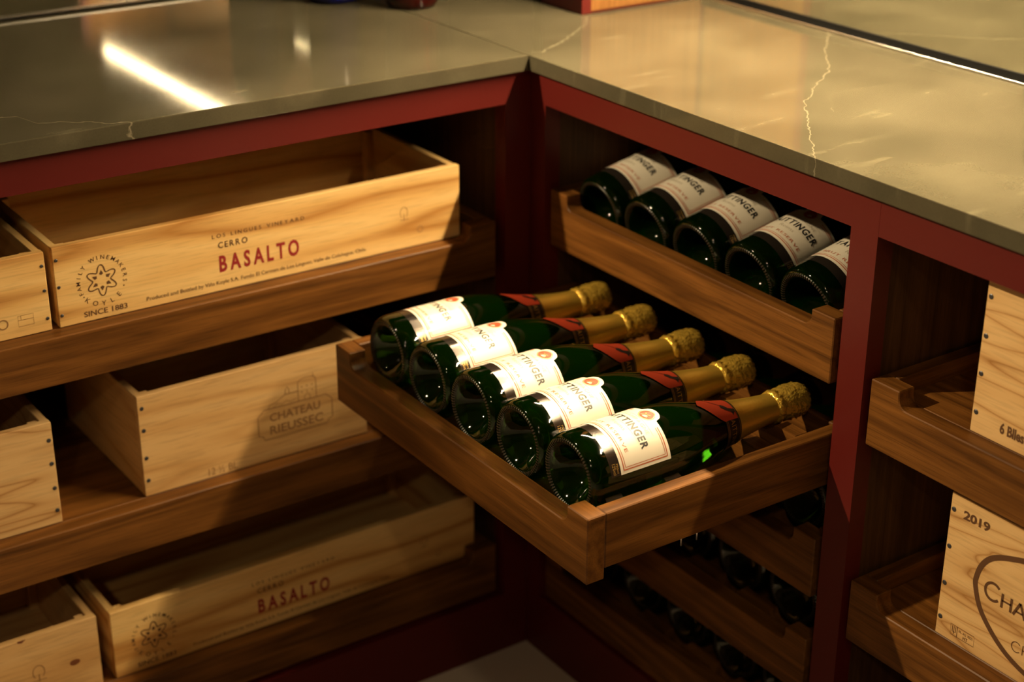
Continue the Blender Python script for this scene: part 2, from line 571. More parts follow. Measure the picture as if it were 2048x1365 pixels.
cabB = thing('base_cabinet', (0.012, -0.95, 0), 'dark red base cabinet of nailed pine cases right of the bottle drawers', 'cabinet')
part('top_rail', (O, O + T, -1.24, YS2 - .0003, ZR, -SLAB), RED, cabB)
part('plinth', (O, O + T, -1.28, YS2 - .0003, -ZC + .0005, ZB), RED, cabB)
part('stile', (O, O + T, -1.28, -1.24, ZB, -SLAB), RED, cabB)
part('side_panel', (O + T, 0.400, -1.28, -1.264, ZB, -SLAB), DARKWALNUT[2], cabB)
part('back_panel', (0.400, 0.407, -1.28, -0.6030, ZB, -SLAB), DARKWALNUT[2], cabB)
part('bottom_panel', (O + T, 0.400, -1.264, -0.6030, ZB - .018, ZB), DARKWALNUT[1], cabB)

# ================================================================== mirrors, hutch and light strip
mr = thing('wall_mirror', (0.41, -0.43, ZC + .0005), 'wide wall mirror in a black channel behind the pale worktop', 'mirror')
part('glass', (0.4115, 0.4155, -1.02, 0.146, 0.010, 0.452), MIRROR, mr, 0.0005)
part('black_channel', (0.4095, 0.4115, -1.02, 0.146, 0.0025, 0.0125), BLACKM, mr, 0.0003)
part('metal_lip', (0.4070, 0.4095, -1.02, 0.146, 0.0008, 0.0030), CHROME, mr, 0.0004)
part('backing', (0.4155, 0.4315, -1.02, 0.146, 0.0008, 0.452), BLACKM, mr, 0.0005)
ml = thing('wall_mirror', (-0.7, 0.556, ZC + .0005), 'wall mirror with a bright metal lip behind the left worktop', 'mirror')
part('glass', (-1.75, 0.40, 0.5555, 0.5595, 0.004, 0.80), MIRROR, ml, 0.0005)
part('metal_lip', (-1.75, 0.40, 0.5525, 0.5550, 0.0032, 0.0062), CHROME, ml, 0.0006)
part('black_channel', (-1.75, 0.40, 0.5530, 0.5555, 0.0008, 0.0032), BLACKM, ml, 0.0003)
part('backing', (-1.75, 0.40, 0.5595, 0.5745, 0.0008, 0.80), BLACKM, ml, 0.0005)

def pier(y0, y1, label):
    t = thing('shelf_pier', (0.30, (y0 + y1) / 2, ZC + .0005), label, 'pier')
    part('painted_body', (0.190, 0.4315, y0 + .0015, y1 - .0015, 0.0008, 0.4525), RED, t)
    part('edge_strip', (0.190, 0.206, y0, y0 + .0015, 0.0008, 0.4525), RED, t, 0.0003)
    part('veneer_panel', (0.206, 0.4065, y0, y0 + .0015, 0.0040, 0.4525), BAMBOO, t, 0.0003)
    part('veneer_panel', (0.206, 0.4065, y1 - .0015, y1, 0.0040, 0.4525), BAMBOO, t, 0.0003)
    part('edge_strip', (0.190, 0.206, y1 - .0015, y1, 0.0008, 0.4525), RED, t, 0.0003)
    return t
pier(0.142, 0.240, 'dark red pier with a striped wood side standing at the back corner of the worktops')
pier(-1.115, -1.021, 'dark red pier with a striped wood side at the far right end of the mirror')
sh = thing('wall_shelf', (0.31, -0.43, ZC + .4535), 'dark red shelf bridging the two piers over the pale worktop', 'shelf')
part('board', (0.190, 0.4315, -1.115, 0.243, 0.4535, 0.485), RED, sh)
led = thing('light_strip', (0.204, -0.40, ZC + .4405), 'slim warm light strip under the front edge of the shelf', 'light strip')
# corner profile: the diffuser is tilted out towards the room
def led_prism(name, outline, y0, y1, mat):
    l = led.location
    put(name, bm_mesh(name, prism_bm([(x - l[0], z + ZC - l[2]) for x, z in outline], y0 - l[1], y1 - l[1]), mat), led)
led_prism('housing', [(0.1985, 0.4530), (0.2145, 0.4530), (0.2145, 0.4445), (0.2135, 0.4442), (0.1985, 0.4500)], -0.935, 0.135, CHROME)
led_prism('diffuser', [(0.2010, 0.4489), (0.2095, 0.4456), (0.2088, 0.4438), (0.2003, 0.4471)], -0.932, 0.132, LEDM)

# ================================================================== trays and drawers
def scoop_outline(W, Hh, depth, rw, r=0.011):
    pts = [(0, 0), (W, 0), (W, Hh), (W - rw, Hh)]
    zb = Hh - depth
    def arc(cx, cz, a0, a1, n=6):
        return [(cx + r * math.cos(a0 + (a1 - a0) * i / n), cz + r * math.sin(a0 + (a1 - a0) * i / n)) for i in range(n + 1)]
    pts += arc(W - rw - r, zb + r, 0, -PI / 2)
    pts += arc(rw + r, zb + r, -PI / 2, -PI)
    pts += [(rw, Hh), (0, Hh)]
    return pts

def tray_front(t, W, Hh, scoop, rw):
    me = bm_mesh('front_board', prism_bm(scoop_outline(W, Hh, scoop, rw), 0.0, 0.0232, 0.0012), WALNUT[0])
    return put('front_board', me, t)

def crate_tray(label, loc, rz, W, D, Hh=0.078):
    t = thing('pull_out_tray', loc, label, 'tray', 'walnut pull-out trays', rz)
    tray_front(t, W, Hh, 0.019, 0.040)
    for x0 in (0.0, W - 0.018):
        box('side_board', (x0, x0 + .018, 0.0232, D, 0.012, Hh), WALNUT[1], t)
    box('back_board', (0.018, W - .018, D - .016, D, 0.012, Hh), WALNUT[0], t)
    box('base_panel', (0.018, W - .018, 0.0232, D - .016, Hh - 0.031, Hh - 0.0192), WALNUT[0], t)
    return t

LT = [-0.222, -0.471, -0.718]
LW = 1.40
names3 = ['top', 'middle', 'bottom']
left_labels = ['wide walnut tray under the top row of pine crates, below the left worktop',
               'wide walnut tray under the middle row of pine crates with an open gap on it',
               'wide walnut tray lowest in the crate cabinet, just above the red plinth']
for k in range(3):
    crate_tray(left_labels[k], (-0.0385 - LW, 0.018, ZC + LT[k] - .078), 0, LW, 0.44)
right_labels = ['walnut tray under the pine case marked 6 Blles, right of the red stile',
                'walnut tray under the pine case marked 2019, right of the red stile']
for k in range(2):
    crate_tray(right_labels[k], (0.018, -0.6076, ZC + LT[k] - .078), -PI / 2, 0.62, 0.378)

def cradle_bm(W, y0, y1, z0, z1, centres, cz, r):
    pts = [(0.018, z0), (W - .018, z0), (W - .018, z1)]
    for c in reversed(centres):
        h = min(z1 - cz, r * .999)
        a1 = math.asin(max(-1, min(1, h / r)))
        n = 8
        # lower arc from right to left
        for i in range(n + 1):
            a = a1 + (-PI - 2 * a1) * i / n
            pts.append((c + r * math.cos(a), cz + r * math.sin(a)))
    pts.append((0.018, z1))
    return prism_bm(pts, y0, y1)

def bottle_drawer(label, loc, rz, W, Hh, centres, cz, D=0.378, tilt=0.0, recessed=False):
    """centres: bottle axes along local x; cz: axis height over the drawer's underside."""
    t = thing('bottle_drawer', loc, label, 'drawer', 'walnut bottle drawers', rz)
    tray_front(t, W, Hh, 0.0195, 0.0355)
    for x0 in (0.0, W - 0.018):
        box('side_board', (x0, x0 + .018, 0.0232, D, 0.0125, Hh), WALNUT[1], t)
    box('base_panel', (0.018, W - .018, 0.0232, D - .016, 0.0040, 0.0095), WALNUT[1], t)
    tt = math.tan(math.radians(tilt)); ct = math.cos(math.radians(tilt))
    def az(d): return cz + (d - 0.0262) * tt         # height of the bottles' axis at depth d
    if recessed:      # toothed rest strip right behind the front board
        put('front_rest', bm_mesh('front_rest', cradle_bm(W, 0.027, 0.045, 0.0095, Hh - 0.0205, centres, Hh - 0.014, 0.0215), WALNUT[0]), t)
    elif not tilt:
        put('body_cradle', bm_mesh('body_cradle', cradle_bm(W, 0.050, 0.072, 0.0095, cz - 0.026, centres, cz, 0.0484), WALNUT[0]), t)
    za = az(0.130)
    put('body_cradle', bm_mesh('body_cradle', cradle_bm(W, 0.130, 0.152, 0.0095, za - 0.026, centres, za, 0.0484 / ct), WALNUT[0]), t)
    za = az(0.300)
    put('neck_cradle', bm_mesh('neck_cradle', cradle_bm(W, 0.300, 0.318, 0.0095, za - 0.011, centres, za, 0.0232 / ct), WALNUT[0]), t)
    box('slat', (0.018, W - .018, 0.276, 0.298, 0.0095, cz - 0.034), WALNUT[0], t)
    box('back_board', (0.018, W - .018, D - .010, D, 0.0125, Hh - .008), WALNUT[0], t)
    return t

DW, DH = 0.5221, 0.0776
YA = -0.0261
DZ = [-0.1751, -0.3158, -0.449, -0.586, -0.723]
DX = [0.018, -0.309, 0.018, 0.018, 0.018]
c_in = [0.0655 + 0.0955 * i for i in range(5)]
c_out = [0.0819 + 0.0925 * i for i in range(5)]
TILT = 12.0                      # the top drawer's bottles lie with raised necks
BASEZ = [-0.0190, 0.011, 0.008, 0.008, 0.008]
dlabels = ['closed walnut drawer of dim bottles directly under the pale worktop',
           'pulled-out walnut drawer with five brightly lit champagne bottles',
           'closed walnut drawer directly beneath the pulled-out drawer',
           'closed walnut drawer second below the pulled-out one, scooped front in dim light',
           'lowest closed walnut drawer just above the red plinth']
for k in range(5):
    bottle_drawer(dlabels[k], (DX[k], YA, ZC + DZ[k] - DH), -PI / 2, DW, DH, c_out if k == 1 else c_in, DH + (BASEZ[k] if k else BASEZ[0]), tilt=TILT if k == 0 else 0.0, recessed=k > 1)

# two steel catch pins hanging from the right side board of the open drawer
open_drawer = [o for o in bpy.data.objects if o.get('label') == dlabels[1]][0]
for d in (0.137, 0.159):
    vs, fs = lathe([(-0.0050, 0.0), (-0.0050, 0.0011), (0.0125, 0.0011), (0.0125, 0.0)], 10, 'z')
    put('catch_pin', mesh_of('catch_pin', vs, fs, CHROME, True), open_drawer, (0.509, d, 0))

# ================================================================== champagne bottles (axis along local +x, base at 0)
BR = 0.0462
prof_glass = [(0.030, 0.0), (0.0295, 0.006), (0.027, 0.013), (0.020, 0.020), (0.010, 0.0265), (0.004, 0.0315), (0.0008, 0.0355), (0.0, 0.0385),
              (0.0008, 0.0415), (0.0035, 0.0438), (0.007, 0.0452), (0.012, 0.0459), (0.020, BR), (0.060, BR), (0.105, BR),
              (0.118, 0.0457), (0.130, 0.0445), (0.145, 0.0420), (0.160, 0.0385), (0.175, 0.0347), (0.190, 0.0308), (0.205, 0.0272),
              (0.220, 0.0240), (0.235, 0.0215), (0.250, 0.0195), (0.265, 0.0178), (0.280, 0.0166), (0.290, 0.0162), (0.300, 0.0160), (0.303, 0.012), (0.303, 0.0)]
def rad(s):
    pr = prof_glass[8:]
    for (a, ra), (b, rb) in zip(pr, pr[1:]):
        if a <= s <= b:
            return ra + (rb - ra) * (s - a) / (b - a)
    return 0.016

def wrap(V, th0, off, sub=None):
    """(u along arc, s along axis) -> cylinder; th measured from local +... y = -r cos, z = r sin"""
    out = []
    for u, s in V:
        r = rad(s) + off
        a = th0 - u / BR
        out.append((s, -r * math.cos(a), r * math.sin(a)))
    return out

def grid_patch(u0, u1, s0, s1, nu, ns, th0, off, scale_r=False):
    V = []
    for i in range(nu + 1):
        for j in range(ns + 1):
            V.append((u0 + (u1 - u0) * i / nu, s0 + (s1 - s0) * j / ns))
    Fc = [(i * (ns + 1) + j, (i + 1) * (ns + 1) + j, (i + 1) * (ns + 1) + j + 1, i * (ns + 1) + j + 1) for i in range(nu) for j in range(ns)]
    return wrap(V, th0, off), Fc

TH = PI / 2
LS0, LS1, LU = 0.035, 0.1010, 0.0560
def make_bottle():
    t = thing('champagne_bottle', (0, 0, 0), 'x', 'bottle')
    vs, fs = lathe(prof_glass, 56)
    put('glass_body', mesh_of('glass_body', vs, fs, GLASS, True), t)
    # ribbed bearing ring round the base
    V, Fc = [], []
    for k in range(72):
        a0, a1 = 2 * PI * k / 72, 2 * PI * (k + .5) / 72
        n = len(V)
        for s, r in ((0.0012, 0.0408), (-0.0004, 0.0394), (-0.0004, 0.0366), (0.0014, 0.0345)):
            for a in (a0, a1):
                V.append((s, r * math.cos(a), r * math.sin(a)))
        for q in range(3):
            Fc.append((n + 2 * q, n + 2 * q + 1, n + 2 * q + 3, n + 2 * q + 2))
    put('knurled_ring', mesh_of('knurled_ring', V, Fc, RINGM), t)
    # gold foil with a crinkled crown
    pf = [(0.218, 0.0258), (0.224, 0.0240), (0.236, 0.0218), (0.250, 0.0200), (0.263, 0.0184), (0.275, 0.0174), (0.2825, 0.0170), (0.284, 0.0188), (0.2875, 0.0194), (0.291, 0.0187), (0.2925, 0.0178),
          (0.296, 0.0188), (0.300, 0.0196), (0.304, 0.0199), (0.308, 0.0200), (0.312, 0.0199), (0.316, 0.0198), (0.320, 0.0196), (0.324, 0.0192), (0.328, 0.0184), (0.3315, 0.0168), (0.3335, 0.0140), (0.3340, 0.008), (0.3338, 0.0)]
    vs, fs = lathe(pf[:7], 56)
    put('gold_foil', mesh_of('gold_foil', vs, fs, GOLD, True), t)
    vs, fs = lathe(pf[6:], 64)
    rng = random.Random(3)
    out = []
    for x, y, z in vs:
        r = math.hypot(y, z)
        if r > 0.002:
            a = math.atan2(z, y)
            k = 1 + (0.030 * math.sin(9 * a + x * 700) + 0.040 * math.sin(15 * a - x * 520) + rng.uniform(-.035, .035)) * min(1, max(0, x - .2815) / .010)
            y *= k; z *= k
        out.append((x, y, z))
    cr = put('crown_foil', mesh_of('crown_foil', out, fs, CROWN, True), t)
    cr['label'] = 'crinkled gold foil crown'
    # neck collar: black band with gold hairlines, red fan on top
    V, Fc = [], []
    def ring(s0, s1, n, off, a0=0, a1=2 * PI, m=1):
        V, Fc = [], []
        for i in range(n + 1):
            a = a0 + (a1 - a0) * i / n
            for j in range(m + 1):
                s = s0 + (s1 - s0) * j / m
                r = rad(s) + off
                V.append((s, -r * math.cos(a), r * math.sin(a)))
        Fc = [(i * (m + 1) + j, (i + 1) * (m + 1) + j, (i + 1) * (m + 1) + j + 1, i * (m + 1) + j + 1) for i in range(n) for j in range(m)]
        return V, Fc
    collar = put('neck_collar', mesh_of('neck_collar', *ring(0.194, 0.2195, 40, 0.0006, m=4), COLLARBLACK, True), t)
    lv, lf = [], []
    for s in (0.1955, 0.1975, 0.2165):
        a, b = ring(s, s + 0.0005, 40, 0.0009)
        n = len(lv); lv += a; lf += [tuple(i + n for i in f) for f in b]
    put('gold_line', mesh_of('gold_line', lv, lf, GOLDINK), collar)
    V, Fc = [], []
    NA, NS = 20, 8
    for i in range(NA + 1):
        u = -1 + 2 * i / NA
        a = TH + u * 0.80
        s_in = 0.1935 - 0.025 * (1 - abs(u)) ** 0.8
        for j in range(NS + 1):
            s = s_in + (0.2155 - s_in) * j / NS
            r = rad(s) + 0.0011
            V.append((s, -r * math.cos(a), r * math.sin(a)))
    Fc = [(i * (NS + 1) + j, (i + 1) * (NS + 1) + j, (i + 1) * (NS + 1) + j + 1, i * (NS + 1) + j + 1) for i in range(NA) for j in range(NS)]
    rf = put('red_fan', mesh_of('red_fan', V, Fc, COLLARRED, True), collar)
    rf['label'] = 'orange red pointed top of the neck collar'
    def collar_print(name, pr, mat, off):
        out = []
        for u, s in pr.v:
            r = rad(s) + off
            a = TH - u / rad(0.206)
            out.append((s, -r * math.cos(a), r * math.sin(a)))
        put(name, mesh_of(name, out, pr.f, mat), collar)
    pr = Print()
    pr.poly([(0.002, 0.2000), (0.006, 0.1975), (0.010, 0.2025), (0.013, 0.2090), (0.014, 0.2150), (0.010, 0.2155), (0.008, 0.2080), (0.004, 0.2045)])
    pr.poly([(0.010, 0.2155), (0.0125, 0.2155), (0.0175, 0.2105), (0.0115, 0.2085)])
    pr.stroke([(-0.012, 0.1870), (-0.004, 0.1900), (0.002, 0.1980), (0.008, 0.2020)], 0.0008)
    collar_print('figure_print', pr, COLLARBLACK, 0.0015)
    pr = Print(); pr.text('TAITTINGER', 0.0165, 0.2025, 0.046, 0.0075, 0.0, track=0.16)
    collar_print('lettering', pr, GOLDINK, 0.0010)
    # body label, its upper edge swelling round the seal
    V, Fc = [], []
    NU, NS = 44, 6
    bump = 0.0125
    for i in range(NU + 1):
        u = -LU + 2 * LU * i / NU
        top = LS1
        if abs(u) < bump:
            top = LS1 + 0.0105 * math.sqrt(max(0, 1 - (u / bump) ** 2)) ** 0.9
        for j in range(NS + 1):
            V.append((u, LS0 + (top - LS0) * j / NS))
    Fc = [(i * (NS + 1) + j, (i + 1) * (NS + 1) + j, (i + 1) * (NS + 1) + j + 1, i * (NS + 1) + j + 1) for i in range(NU) for j in range(NS)]
    lab = put('paper_label', mesh_of('paper_label', wrap(V, TH, 0.00035), Fc, PAPER, True), t)
    def lprint(name, pr, mat, off=0.0006):
        return put(name, mesh_of(name, wrap(pr.v, TH, off), pr.f, mat), lab)
    def dense(a, b, n): return [(a[0] + (b[0] - a[0]) * i / n, a[1] + (b[1] - a[1]) * i / n) for i in range(n + 1)]
    pr = Print()
    for ins, wd in ((0.0042, 0.0011), (0.0066, 0.0006)):
        A, B, C, D = (-LU + ins, LS1 - ins), (-LU + ins, LS0 + ins), (LU - ins, LS0 + ins), (LU - ins, LS1 - ins)
        pr.stroke(dense((-0.020, LS1 - ins), A, 8), wd); pr.stroke(dense(A, B, 2), wd); pr.stroke(dense(B, C, 28), wd)
        pr.stroke(dense(C, D, 2), wd); pr.stroke(dense(D, (0.020, LS1 - ins), 8), wd)
    lprint('border_lines', pr, LINEINK)
    sl = Print(); sl.disc(0, LS1 - 0.0035, 0.0078, 24)
    seal = lprint('seal', sl, SEALINK, 0.0007); seal['label'] = 'round orange red seal'
    rg = Print(); rg.stroke([(0.0088 * math.cos(2 * PI * i / 28), LS1 - 0.0035 + 0.0088 * math.sin(2 * PI * i / 28)) for i in range(28)], 0.0007, True)
    rg.disc(-0.002, LS1 - 0.0025, 0.0010, 8); rg.disc(0.0025, LS1 - 0.006, 0.0007, 8); rg.stroke([(-0.004, LS1 - .0075), (0, LS1 - .005), (0.004, LS1 - .001)], 0.0005)
    lprint('seal_ring', rg, GOLDINK, 0.0009)
    pr = Print(); pr.text('TAITTINGER', -0.0375, 0.0675, 0.075, 0.0094, 0.030, track=0.15)
    lprint('name_lettering', pr, BLACKINK)
    pr = Print(); pr.text('CHAMPAGNE', -0.024, 0.0805, 0.048, 0.0045, -0.01, track=0.2)
    pr.stroke(dense((-0.030, 0.0655), (0.030, 0.0655), 14), 0.0003); pr.stroke(dense((-0.028, 0.0872), (0.028, 0.0872), 14), 0.0003)
    pr.text('Reims', -0.011, 0.0575, 0.022, 0.0055, -0.01)
    lprint('small_lettering', pr, GREYINK)
    pr = Print(); pr.text('BRUT RESERVE', -0.035, 0.0462, 0.070, 0.0043, -0.005, track=0.12)
    lprint('red_lettering', pr, LINEINK)
    # dark strip under the label
    a, b = grid_patch(-0.056, 0.056, 0.0225, LS0 + 0.0004, 36, 1, TH, 0.00015)
    st = put('dark_strip', mesh_of('dark_strip', a, b, STRIP, True), t)
    pr = Print(); pr.text('12%vol', 0.0425, 0.0255, 0.0115, 0.0042, 0.0); pr.text('750ml', 0.0425, 0.0305, 0.0105, 0.0024, 0.0)
    put('strip_lettering', mesh_of('strip_lettering', wrap(pr.v, TH, 0.0004), pr.f, GOLDINK), st)
    return t

proto = make_bottle()
used = [False]
def place_bottle(x0, y, z, roll, label, group, tilt=0.0):
    b = proto if not used[0] else copy_tree(proto)
    used[0] = True
    b.location = (x0, y, z + ZC)
    b.rotation_euler = (math.radians(roll), -math.radians(tilt), 0)
    tag(b, label, 'bottle', group)
    return b
ordw = ['nearest the pine crates', 'second from the pine crates', 'in the middle of its five', 'second from the near right side', 'nearest the camera with a full label']
rolls_out = [-7, -5, 8, 2, 8]
rolls_in = [-1, -2, 2, 9, 23]
out_lab = ['brightly lit green champagne bottle in the open drawer, farthest back by the crates',
           'brightly lit green champagne bottle in the open drawer, second from its far side',
           'brightly lit green champagne bottle in the open drawer, middle one of five',
           'brightly lit green champagne bottle in the open drawer, second from its near side',
           'brightly lit green champagne bottle nearest the viewer, beside the open drawer side']
in_lab = ['dim champagne bottle under the worktop edge, nearest the inner corner',
          'dim champagne bottle in the top drawer, second from the inner corner',
          'dim champagne bottle in the top drawer, middle one of five',
          'dim champagne bottle in the top drawer showing most of its name',
          'dim champagne bottle in the top drawer, cut off by the red stile']
for i in range(5):
    place_bottle(DX[1] + 0.0262, YA - c_out[i], DZ[1] + 0.011, rolls_out[i], out_lab[i], 'champagne bottles in the open drawer')
for i in range(5):
    place_bottle(DX[0] + 0.0300, YA - c_in[i], DZ[0] + BASEZ[0] + 0.0015, rolls_in[i], in_lab[i], 'champagne bottles in the top drawer', TILT)
rowname = {2: 'drawer just beneath the open one', 3: 'second drawer below the open one', 4: 'lowest drawer'}
pos5 = ['nearest the inner corner', 'second from the inner corner', 'middle of five', 'second from the red stile', 'beside the red stile']
for k in (2, 3, 4):
    for i in range(5):
        b = place_bottle(DX[k] + 0.0480, YA - c_in[i], DZ[k] + 0.008, 180 + random.uniform(-25, 25),
                     'dark bottle base in the %s, %s' % (rowname[k], pos5[i]), 'dark bottles in the lower drawers')
        b.scale = (0.90, 1, 1)         # shorter bottles, set further back

# ================================================================== pine crates (front facing local -y, lower left front corner at the origin)
def nail(t, u, v, r=0.0021):
    global _nail
    try:
        me = _nail
    except NameError:
        vs, fs = lathe([(0.0, 0.0), (0.0, 0.0021), (0.0012, 0.0021), (0.0016, 0.0015), (0.0016, 0.0)], 10)
        me = _nail = mesh_of('nail', [(y, -x + 0.0008, z) for x, y, z in vs], fs, NAIL)
    return put('nail', me, t, (u, 0, v))

def make_crate(label, loc, rz, L, D, Hh, mats=PINE, th=0.010, nails_l=(), nails_r=(), nail_in=0.004, lid=False, nail_k=1.0, group='open pine wine crates'):
    t = thing('wine_crate', loc, label, 'crate', group, rz)
    fp = box('front_panel', (0, L, 0, th, 0.0005, Hh), mats[0], t, 0.0008)
    box('back_panel', (0, L, D - th, D, 0.0005, Hh), mats[0], t, 0.0008)
    for x0 in (0.0, L - th):
        box('end_panel', (x0 + (.0004 if x0 == 0 else 0), x0 + th - (0 if x0 == 0 else .0004), th, D - th, 0.0005, Hh - 0.001), mats[1], t, 0.0008)
        xx = x0 + th if x0 == 0 else x0 - 0.012
        box('corner_block', (xx, xx + .012, th, th + .012, 0.008, Hh - .004), mats[2], t, 0.0006)
        box('corner_block', (xx, xx + .012, D - th - .012, D - th, 0.008, Hh - .004), mats[2], t, 0.0006)
    box('bottom_panel', (th, L - th, th, D - th, 0.0005, 0.008), mats[0], t, 0.0004)
    if lid:
        box('lid', (th, L - th, th, D - th, Hh - .009, Hh - .001), mats[0], t, 0.0006)
    for v in nails_l: nail(t, nail_in, v).scale = (nail_k, 1, nail_k)
    for v in nails_r: nail(t, L - nail_in, v).scale = (nail_k, 1, nail_k)
    return t, fp

def basalto(fp, dx, dz):
    """print of the BASALTO cases; u from the crate's left end, v from its underside (positions off the photograph)."""
    pr = Print()
    cu, cv = 0.0552, 0.0478
    pr.arc_text('FAMILY WINEMAKERS', cu, cv, 0.0285, math.radians(205), math.radians(-12), 0.0052, 0.004)
    pr.arc_text('KOYLE', cu, cv, 0.0285, math.radians(228), math.radians(312), 0.0062, 0.004, True)
    pr.disc(cu + 0.0285 * math.cos(math.radians(215)), cv + 0.0285 * math.sin(math.radians(215)), 0.0009)
    pr.disc(cu + 0.0285 * math.cos(math.radians(-25)), cv + 0.0285 * math.sin(math.radians(-25)), 0.0009)
    out = []
    for i in range(72):
        a = 2 * PI * i / 72
        r = 0.0150 + 0.0042 * math.cos(6 * (a - PI / 2))
        out.append((cu + r * math.cos(a), cv + r * math.sin(a)))
    pr.stroke(out, 0.0014, True)
    for k in range(6):
        a = PI / 2 + k * PI / 3
        def pt(r, da): return (cu + r * math.cos(a + da), cv + r * math.sin(a + da))
        pr.poly([pt(0.0128, 0), pt(0.0085, 0.30), pt(0.0065, 0.0), pt(0.0085, -0.30)])
    pr.on_plane('emblem_print', BURN, fp)
    pr = Print()
    pr.text('SINCE 1883', 0.0300, 0.0068, 0.0530, 0.0066, 0.012)
    pr.on_plane('since_lettering', BURN, fp)
    pr = Print()
    pr.text('LOS LINGUES VINEYARD', 0.1960, 0.0690, 0.1240, 0.0050, 0.006, track=0.32)
    pr.on_plane('vineyard_lettering', BURN, fp)
    pr = Print()
    pr.text('CERRO', 0.2030, 0.0555, 0.0390, 0.0078, 0.016, track=0.22)
    pr.on_plane('cerro_lettering', BURN, fp)
    pr = Print()
    pr.text('Produced and Bottled by Vi\u00f1a Koyle S.A. Fundo El Carmen de Los Lingues, Valle de Colchagua, Chile.', 0.1075, 0.0095, 0.2990, 0.0050, 0.004)
    pr.on_plane('bottler_lettering', BURN, fp)
    pr = Print()
    pr.text('BASALTO', 0.2030, 0.0255, 0.1080, 0.0205, 0.030, track=0.22)
    rl = pr.on_plane('red_lettering', REDINK, fp)
    rl['label'] = 'large red printed lettering'
    pr = Print()
    u, v = 0.4630, 0.0495
    pr.stroke([(u + 0.0055 * math.cos(a), v + 0.0075 * math.sin(a)) for a in [math.radians(d) for d in range(-50, 231, 20)]], 0.0008)
    pr.stroke([(u, v - .011), (u, v - .002)], 0.001); pr.stroke([(u - .006, v - .0095), (u + .007, v - .0095)], 0.0008)
    u, v = 0.4870, 0.0225
    pr.stroke([(u + 0.0042 * math.cos(a), v + 0.0042 * math.sin(a)) for a in [math.radians(d) for d in range(0, 360, 30)]], 0.0010, True)
    pr.on_plane('small_marks', FAINT, fp)

CF = 0.0412            # crates' front plane: just behind the trays' front boards
FL = [ZC + z - 0.0190 for z in LT]
# top row
t, fp = make_crate('long open pine crate printed BASALTO in the top row under the left worktop', (-0.6290, CF, FL[0]), 0, 0.5485, 0.228, 0.0985, PINE, nails_l=(0.083, 0.050, 0.015))
basalto(fp, 0, 0)
t, fp = make_crate('open pine crate cut by the left frame edge in the top row', (-1.168, CF, FL[0]), 0, 0.5300, 0.228, 0.0965, PINE, nails_r=(0.080, 0.050, 0.016))
pr = Print()
pr.stroke([(0.4745 + 0.0055 * math.cos(2 * PI * i / 20), 0.020 + 0.0055 * math.sin(2 * PI * i / 20)) for i in range(20)], 0.0015, True)
pr.stroke([(0.492, 0.0135), (0.510, 0.0135), (0.510, 0.0265), (0.492, 0.0265)], 0.0005, True); pr.stroke([(0.492, 0.021), (0.510, 0.021)], 0.0005); pr.stroke([(0.4955, 0.0265), (0.4955, 0.021)], 0.0005)
pr.on_plane('faint_stamp', FAINT, fp)
# middle row
t, fp = make_crate('pine crate printed CHATEAU RIEUSSEC, half behind the pulled-out drawer', (-0.5470, CF, FL[1]), 0, 0.316, 0.265, 0.1375, PALE, nails_l=(0.121, 0.091, 0.053, 0.022), nail_k=1.3, nail_in=0.0058)
u0, v0 = -0.5470, -0.490
def q(x, z): return (x - u0, z - v0)
pr = Print()
bl, br, bb, bt, n = -0.389, -0.282, -0.4590, -0.4165, 0.008
badge = [q(bl + n, bt), q(br - n, bt), q(br - n * .8, bt - n * .35), q(br, bt - n), q(br, bb + n), q(br - n * .8, bb + n * .65), q(br - n, bb), q(bl + n, bb), q(bl + n * .8, bb + n * .65), q(bl, bb + n), q(bl, bt - n), q(bl + n * .8, bt - n * .35)]
pr.stroke(badge, 0.0014, True)
pr.text('CHATEAU', bl + 0.0165 - u0, -0.4345 - v0, 0.073, 0.0115, 0.02)
pr.text('RIEUSSEC', bl + 0.0160 - u0, -0.4530 - v0, 0.077, 0.0120, 0.02)
pr.stroke([q(-0.3305, bt), q(-0.3305, -0.3905)] + [q(-0.3175 + 0.013 * math.cos(a), -0.3905 + 0.0055 * math.sin(a)) for a in [PI - i * PI / 8 for i in range(9)]] + [q(-0.3045, bt)], 0.0011)
for i in range(3):
    for j in range(2):
        pr.disc(*q(-0.3250 + i * 0.0075, -0.3975 - j * 0.0075), 0.0011, 6)
pr.stroke([q(-0.3215, bt), q(-0.3215, -0.411), q(-0.3175, -0.4085), q(-0.3135, -0.411), q(-0.3135, bt)], 0.0009)
pr.stroke([q(-0.309, -0.3865), q(-0.3085, -0.381), q(-0.307, -0.3865)], 0.0010)
pr.stroke([q(-0.374, bt), q(-0.372, -0.411), q(-0.362, -0.409), q(-0.349, -0.4015), q(-0.3305, -0.4015)], 0.0010)
pr.stroke([q(-0.349, -0.4015), q(-0.3485, -0.396), q(-0.346, -0.391), q(-0.3435, -0.396), q(-0.343, -0.4015)], 0.0010)
pr.stroke([q(-0.366, bt + .001), q(-0.360, -0.4115), q(-0.354, -0.4145), q(-0.348, -0.4105), q(-0.341, -0.4140), q(-0.3335, -0.411)], 0.0008)
pr.on_plane('chateau_print', FAINT, fp)
pr = Print()
pr.text('12 \u00bd BL', 0.0855, 0.0040, 0.0400, 0.0105, 0.0)
pr.on_plane('lettering', FAINT, fp)
make_crate('plain pine crate with four dark nails, at the left end of the middle tray', (-0.9680, CF, FL[1]), 0, 0.3145, 0.265, 0.1355, LINED, nails_r=(0.112, 0.081, 0.048, 0.018), nail_k=1.3, nail_in=0.0048)
